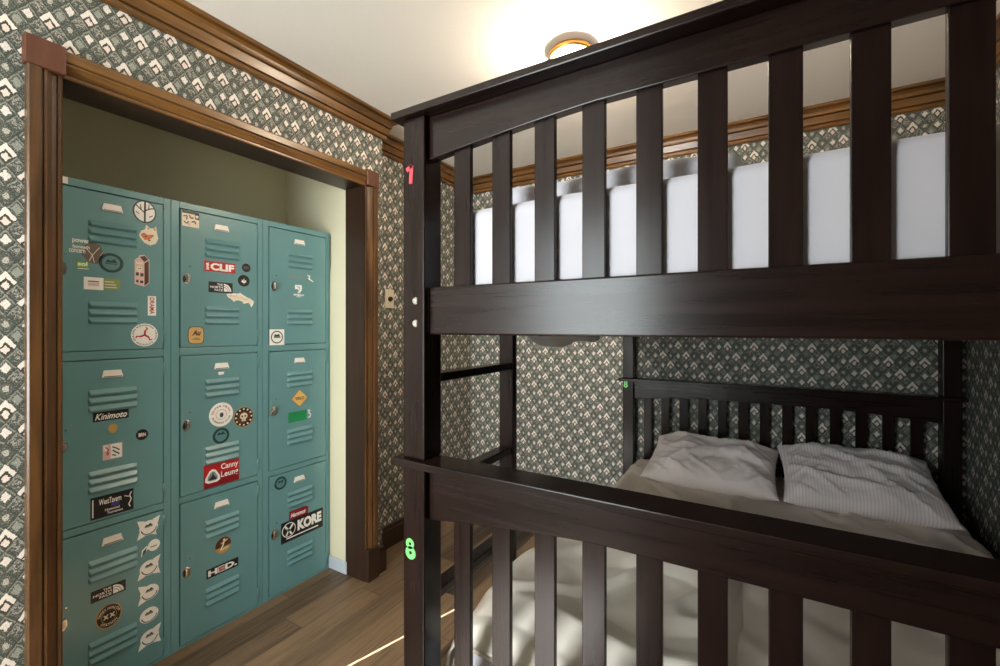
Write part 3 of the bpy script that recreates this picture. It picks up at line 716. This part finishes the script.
def end_panel(y, xe, s0, pitch, zcap, zlow0, zlow1, ze, zm):
    """cap, arched rail, low rail, 13 slats from s0 at the given pitch; xe = right outer edge"""
    cy0, cy1 = (y-.017, y+PW-.003)
    m = MB(); m.box(BX0-.025, xe+.016, cy0, cy1, zcap, zcap+.018); part(m, 'cap_rail', 'espresso_cross', bevel=.003)
    ry = y+.018
    rail = part(arched(ry, ry+.024, zcap, ze, zm, xe), 'arched_rail', 'espresso_cross', bevel=.0025)
    m = MB(); m.box(BX0+PW, xe-PW, ry, ry+.024, zlow0, zlow1); part(m, 'low_rail', 'espresso_cross', bevel=.004)
    for i in range(13):
        x = s0+i*pitch
        u = (x+SW/2-BX0-PW)/(xe-BX0-2*PW)
        zt = ze+(zm-ze)*min(1, 1.25*(1-abs(2*u-1)**1.9)) + .012
        m = MB(); m.box(x, x+SW, ry+.009, ry+.021, zlow1-.010, zt); part(m, 'slat', 'espresso_upright', rail, .0015)
    return rail
end_panel(FY0, BX1, -.609, .1027, .987, .270, .380, .862, .906)
end_panel(FY0, BX1, -.609, .1027, 1.810, 1.298, 1.410, 1.709, 1.742)
end_panel(HY0, HX1, -.620, .1008, .987, .270, .380, .880, .908)
end_panel(HY0, HX1, -.620, .1008, 1.810, 1.298, 1.410, 1.709, 1.742)
for x in (BX0+.024, BX1-.048):
    for z0, z1 in ((.170, .310), (1.298, 1.410)):
        m = MB(); m.box(x, x+.024, FY0+PW, HY0, z0, z1); part(m, 'side_rail', 'espresso_side')
for zb in (.245, 1.302):                                   # mattress boards
    m = MB()
    for i in range(9):
        y = .90+i*.215; m.box(BX0+.048, BX1-.048, y, y+.07, zb, zb+.018)
    part(m, 'mattress_board', 'espresso_cross')
# ladder on the room side
m = MB(); m.box(-.770, -.717, 1.285, 1.313, 0, 1.395); part(m, 'ladder_stile', 'espresso_upright')
for zt in (1.197, .915, .635, .355):
    m = MB(); m.box(-.764, -.721, FY0+PW, 1.287, zt-.024, zt); part(m, 'ladder_rung', 'espresso_side')
# bolts and number stickers on the foot post
for z in (1.3775, 1.3245):
    m = MB()
    y = FY0
    prof = [(0, .0045), (.0065, .004), (.009, .002), (.0095, -.001)]
    n = 16; rings = [[(-.7005+r*math.cos(2*PI*i/n), y-h, z+r*math.sin(2*PI*i/n)) for i in range(n)] for r, h in prof[1:]]
    c_ = m.bm.verts.new((-.7005, y-.0045, z)); vr = [[m.bm.verts.new(p) for p in rg] for rg in rings]
    for i in range(n):
        m.bm.faces.new((c_, vr[0][i], vr[0][(i+1) % n]))
        for A, B in zip(vr, vr[1:]): m.bm.faces.new((A[i], A[(i+1) % n], B[(i+1) % n], B[i]))
    b_ = part(m, 'bolt', 'chrome', posts[(2, True)], 0); b_['label'] = 'silver bolt head'
def decal(polys, ink, y, parent, label):
    m = MB()
    for p in polys:
        m.prism([(a, y+.0003, b) for a, b in p], [(a, y-.0012, b) for a, b in p])
    o = part(m, 'number_sticker', 'ink_'+ink, parent, 0); o['label'] = label
x0, zc = -.7285, 1.678
decal(BARS(.0105, (x0+.0005, zc+.010), (x0+.016, zc+.019), (x0+.013, zc-.023)) + BARS(.0105, (x0+.016, zc+.0205), (x0+.0125, zc+.0165)), 'deckred', FY0, posts[(2, True)], 'red figure one sticker')
x0, zc = -.7165, .793
decal(RING(x0-.001, zc+.0105, .004, .0125, 20) + RING(x0+.001, zc-.0105, .0045, .0155, 20), 'deckgreen', FY0, posts[(0, True)], 'green figure eight sticker')
x0, zc = -.722, .968
decal(RING(x0, zc+.010, .003, .011, 16) + RING(x0, zc-.009, .004, .013, 16), 'deckgreen', HY0, posts[(1, True)], 'small green figure eight sticker')

# ------------------------------------------------------------------ mattresses and bedding
def fbm(p, f, o=3):
    v, a = 0, 1
    for _ in range(o): v += a*noise.noise(Vector(p)*f); f *= 2.03; a *= .5
    return v
def fold(p, f, sx=1, sy=1):
    """sharp crease lines: ridged noise"""
    q = Vector((p[0]*sx, p[1]*sy, p[2])); return 1-min(1, abs(noise.noise(q*f))*3.2)
def soft_box(x0, x1, y0, y1, z0, z1, r, rc, n=5, nx=26, ny=32, nz=4, wob=.004, seed=0):
    """upholstered block: rounded in plan by rc and in section by r"""
    bm = bmesh.new(); bmesh.ops.create_cube(bm, size=1)
    bmesh.ops.subdivide_edges(bm, edges=bm.edges, cuts=22, use_grid_fill=True)
    cx, cy, cz = (x0+x1)/2, (y0+y1)/2, (z0+z1)/2; hx, hy, hz = (x1-x0)/2, (y1-y0)/2, (z1-z0)/2
    def grow(u, h, rr):           # concentrate the cuts near the edges
        return math.copysign(h*(1-(1-abs(2*u))**1.7), u)
    for v in bm.verts:
        px, py, pz = grow(v.co.x, hx, r), grow(v.co.y, hy, r), grow(v.co.z, hz, r)
        ax, ay = max(abs(px)-(hx-rc), 0), max(abs(py)-(hy-rc), 0); L = math.hypot(ax, ay)
        if L > rc:
            s = rc/L; px = math.copysign(hx-rc+ax*s, px) if ax else px; py = math.copysign(hy-rc+ay*s, py) if ay else py
        # section rounding
        e = max(abs(pz)-(hz-r), 0)/r
        ins = r*(1-math.sqrt(max(0, 1-e*e)))
        dx = max(abs(px)-(hx-rc), 0); dy = max(abs(py)-(hy-rc), 0)
        if abs(px) > hx-rc-1e-6 or abs(py) > hy-rc-1e-6:
            d = Vector((math.copysign(dx, px), math.copysign(dy, py)))
            if d.length > 1e-6: d.normalize(); edge = min(1, max(dx, dy)/rc); px -= d.x*ins*edge; py -= d.y*ins*edge
        w = wob*fbm((px*1.0+seed, py, pz), 5)
        v.co = (cx+px, cy+py, cz+pz+w*(1 if pz > 0 else .2))
    return bm
def from_bm(bm, name, mat, parent=None, org=(0, 0, 0), sub=0):
    m = MB(); m.bm.free(); m.bm = bm; m.shift(org)
    o = m.build(name, mat, parent, smooth=True)
    if sub:
        s = o.modifiers.new('subsurf', 'SUBSURF'); s.levels = sub; s.render_levels = sub
    return o
# upper mattress
um = thing('mattress', (.02, 1.78, 1.322), 'white sheeted mattress lying on the upper bunk behind the top slats', 'mattress')
from_bm(soft_box(-.640, .690, .831, 2.68, 1.322, 1.590, .026, .06, wob=.003), 'mattress_body', 'mattress_white', um, um.location, 1)
m = MB(); n = 44                                              # loose sheet hanging out over the side rail
path_rows = [[] for _ in range(6)]
for i in range(n+1):
    u = i/n; y = 1.43+.95*u
    sag = min(1, 1.5*math.sin(PI*u)**.5)*.060
    wob = .006*math.sin(u*19)+.004*math.sin(u*43)
    zb = 1.300-sag+.010*math.sin(u*11+1)*math.sin(PI*u)
    for k, (x, z) in enumerate(((-.634, 1.535), (-.668, 1.500), (-.716, 1.418), (-.744, 1.405), (-.750+wob*.4, 1.34), (-.752+wob, min(zb, 1.335)))):
        path_rows[k].append((x, y, z))
lay = [[[m.bm.verts.new((p[0]-off, p[1], p[2]+off)) for p in r] for r in path_rows] for off in (0, .002)]
for L_ in lay:
    for A, B in zip(L_, L_[1:]):
        for i in range(n): m.bm.faces.new((A[i], A[i+1], B[i+1], B[i]))
for i in range(n): m.bm.faces.new((lay[0][5][i], lay[0][5][i+1], lay[1][5][i+1], lay[1][5][i]))
m.shift(um.location); m.build('sheet_hem', 'thin_sheet', um, smooth=True)
# folded cover on the upper mattress
bm = soft_box(-.590, -.030, .915, 1.75, 1.593, 1.652, .028, .06, wob=.006, seed=9)
fb = from_bm(bm, 'folded_blanket', 'mattress_white', None, (-.32, 1.34, 1.589), 1); fb.location = (-.32, 1.34, 1.589)
tag(fb, 'white folded blanket lying on the upper mattress', 'blanket')
# lower mattress
lm = from_bm(soft_box(-.648, .688, .868, 2.69, .263, .515, .05, .07), 'mattress', 'mattress_white', None, (.02, 1.78, .263), 1)
lm.location = (.02, 1.78, .263)
tag(lm, 'white mattress of the lower bunk, under the beige sheet', 'mattress')

def draped(name, mat, x0, x1, y0, y1, ztop, drop, hfun, nx=120, ny=150, r=.05, org=None, thick=.004):
    """cloth lying on the mattress and falling over its left and right edges; x in arc length"""
    bm = bmesh.new(); grid = []
    zl, zr = drop
    for j in range(ny+1):
        row = []
        y = y0+(y1-y0)*j/ny
        for i in range(nx+1):
            L0 = zl + (x1-x0) + zr
            s = -zl + L0*i/nx                                # arc length measured from the left edge
            def bend(t_):                                    # t_ = distance past the edge; returns (out, down)
                q = r*PI/2
                if t_ < 0: return 0, 0
                if t_ < q: return r*math.sin(t_/r), r*(1-math.cos(t_/r))
                return r+.04*(t_-q), r+(t_-q)
            if s < r: o, dn = bend(r-s); x = x0+r-o
            elif s > (x1-x0)-r: o, dn = bend(s-(x1-x0)+r); x = x1-r+o
            else: x, dn = x0+s, 0
            row.append((x, y, ztop-dn, s, dn))
        grid.append(row)
    vs = []
    for row in grid:
        vr = []
        for x, y, z, s, dn in row:
            h = hfun(x, y, s, dn)
            side = min(1, dn/r)
            nxv = -side if s < .3 else side
            vr.append(bm.verts.new((x+nxv*h*.6, y, z+h*(1-side)*1.0)))
        vs.append(vr)
    for A, B in zip(vs, vs[1:]):
        for i in range(len(A)-1): bm.faces.new((A[i], A[i+1], B[i+1], B[i])).smooth = True
    org = org or ((x0+x1)/2, (y0+y1)/2, ztop)
    bmesh.ops.translate(bm, verts=bm.verts, vec=(-org[0], -org[1], -org[2]))
    me = bpy.data.meshes.new(name); bm.to_mesh(me); bm.free(); me.materials.append(M[mat])
    o = bpy.data.objects.new(name, me); COL.objects.link(o); o.location = org
    sm = o.modifiers.new('cloth thickness', 'SOLIDIFY'); sm.thickness = thick; sm.offset = 1
    return o
def h_sheet(x, y, s, dn):
    h = .004 + .008*fbm((x, y, 1), 4) + .024*max(0, fold((x, y, 3), 2.2, 1.6, .8)-.5) + .020*max(0, fold((x+y*.8, y*.4, 7), 3.5)-.6)
    if y > 1.75: h += .026*max(0, fold((x+.5*y, x-.2*y, 13), 4.2)-.45)
    if x < -.05 and y < 2.04: h = min(h, .006)               # pressed flat by the duvet
    return h+.002
sh = draped('fitted_sheet', 'sheet_beige', -.662, .700, .885, 2.688, .520, (.20, .14), h_sheet)
tag(sh, 'beige fitted sheet stretched over the lower mattress, loose at its left edge', 'sheet')
def h_duv(x, y, s, dn):
    h = .026 + .026*fbm((x, y, 21), 3.2) + .060*max(0, fold((x*.8+y*.5, y, 23), 2.1)-.45) + .040*max(0, fold((x-y*.7, y*.6, 29), 3.6)-.5)
    if dn > 0: h += .014*math.sin(y*21+3*fbm((y, 0, 5), 3))*min(1, dn/.12)
    edge = min(1, (2.02-y)/.05, (y-.88)/.03, ((-.06+.025*noise.noise(Vector((y*6, 2, 2))))-x)/.05)
    return max(.006, h*max(0, edge)) + .004
dv = draped('duvet', 'duvet_cream', -.672, -.035, .878, 2.03, .530, (.20, 0), h_duv, 110, 150, .055, None, .006)
tag(dv, 'crumpled cream duvet over the left half of the lower bunk, hanging down its side', 'duvet')

def pillow(name, mat, loc, w, dpt, th, rot, label, seed):
    n = 72; bm = bmesh.new()
    def P(u, v, sgn):
        # cushion outline with pointed corners
        k = .060*(1-abs(v)**2.0)*abs(u)**4; l = .060*(1-abs(u)**2.0)*abs(v)**4
        x = u*w/2*(1-k); y = v*dpt/2*(1-l)
        prof = max(0, (1-abs(u)**3.0)*(1-abs(v)**3.0))**.52
        z = sgn*th/2*prof
        q = (x+seed, y, seed)
        if sgn > 0:
            z += prof*(.016*fbm(q, 4.5)+.040*max(0, fold((x*.6+seed, y*1.7, 1), 4.0)-.4)**1.3+.026*max(0, fold((x+y*1.2+seed, y*.5, 4), 7)-.45)**1.2+.016*max(0, fold((x*1.6-y+seed, y, 8), 10)-.5))
        return (x, y, z)
    top = [[None]*(n+1) for _ in range(n+1)]; bot = [[None]*(n+1) for _ in range(n+1)]
    for j in range(n+1):
        for i in range(n+1):
            u, v = -1+2*i/n, -1+2*j/n
            u, v = math.sin(u*PI/2), math.sin(v*PI/2)
            top[j][i] = bm.verts.new(P(u, v, 1))
            bot[j][i] = top[j][i] if i in (0, n) or j in (0, n) else bm.verts.new(P(u, v, -1))
    for j in range(n):
        for i in range(n):
            bm.faces.new((top[j][i], top[j][i+1], top[j+1][i+1], top[j+1][i])).smooth = True
            bm.faces.new((bot[j][i], bot[j+1][i], bot[j+1][i+1], bot[j][i+1])).smooth = True
    me = bpy.data.meshes.new(name); bm.to_mesh(me); bm.free(); me.materials.append(M[mat])
    o = bpy.data.objects.new(name, me); COL.objects.link(o); o.location = loc; o.rotation_euler = rot
    return tag(o, label, 'pillow')
pillow('pillow', 'pillow_plain', (-.232, 2.490, .618), .60, .43, .16, (math.radians(16), 0, math.radians(-2)), 'rumpled plain beige pillow on the left of the lower bunk, against the headboard', 3.1)
pillow('pillow', 'pillow_stripe', (.355, 2.490, .632), .575, .43, .165, (math.radians(20), 0, math.radians(2)), 'finely striped pale pillow on the right of the lower bunk, by the right wall', 8.7)

# ------------------------------------------------------------------ light switch and ceiling lamp
sw = thing('light_switch', (XN, 1.932, 1.487), 'ivory light switch plate with dark round knob on the wallpapered niche wall', 'light switch')
m = MB(); m.box(0, .006, -.036, .036, -.057, .057); m.build('cover_plate', 'ivory', sw, .003)
m = MB(); m.lathe([(0, .022), (.011, .022), (.013, .019), (.014, .006), (.014, .004)], 0, 0, 20, 'x'); k_ = m.build('knob', 'hole_shade_knob_black', sw); k_['label'] = 'dark round dimmer knob'
lx, ly = -.666, 1.678
lamp = thing('ceiling_light', (lx, ly, ZC), 'small glowing round ceiling light with brass rim, above the upper bunk', 'ceiling light')
m = MB(); m.lathe([(0, -.0005), (.060, -.0005), (.066, -.004), (.086, -.012), (.092, -.020), (.091, -.034), (.086, -.038), (.080, -.034), (.078, -.022), (.050, -.014), (0, -.014)], 0, 0, 48); m.build('rim', 'brass', lamp)
m = MB(); m.lathe([(.030, -.013), (.052, -.022), (.068, -.038), (.074, -.058), (.070, -.080), (.055, -.100), (.030, -.112), (0, -.116)], 0, 0, 40); m.build('glass_globe', 'lamp_glass', lamp)

# ------------------------------------------------------------------ daylight
wd = bpy.data.worlds.new('World'); SC.world = wd; wd.use_nodes = True
wd.node_tree.nodes['Background'].inputs[0].default_value = (.75, .87, 1, 1); wd.node_tree.nodes['Background'].inputs[1].default_value = .6
la = bpy.data.lights.new('window_daylight', 'AREA'); la.shape = 'RECTANGLE'; la.size = WX1-WX0-.1; la.size_y = WZ1-WZ0-.1; la.energy = 62; la.color = (.90, .985, 1.0)
lo = bpy.data.objects.new('window_daylight', la); COL.objects.link(lo); lo.location = ((WX0+WX1)/2, YF-.06, (WZ0+WZ1)/2); lo.rotation_euler = (math.radians(90), 0, 0)
ls = bpy.data.lights.new('sun', 'SUN'); ls.energy = 42; ls.angle = math.radians(.12); ls.color = (1, .98, .95)
so = bpy.data.objects.new('sun', ls); COL.objects.link(so); so.location = (-3, -5, 4)
so.rotation_euler = Vector((.29, .957, -.60)).to_track_quat('-Z', 'Y').to_euler()

# ------------------------------------------------------------------ camera
cam = bpy.data.cameras.new('camera'); cam.sensor_width = 36; cam.lens = 440.6/1000*36; cam.shift_y = -5.5/1000; cam.clip_start = .01
co = bpy.data.objects.new('camera', cam); COL.objects.link(co); co.location = (0, 0, 1.315)
co.rotation_euler = (math.radians(90), 0, math.atan2(263, 440.6))
SC.camera = co
SC.view_settings.view_transform = 'Standard'; SC.view_settings.look = 'None'; SC.view_settings.gamma = 1
SC.view_settings.use_curve_mapping = False
SC.view_settings.exposure = 0.6
SC.cycles.use_denoising = True
SC.cycles.max_bounces = 8; SC.cycles.diffuse_bounces = 5; SC.cycles.sample_clamp_indirect = 6
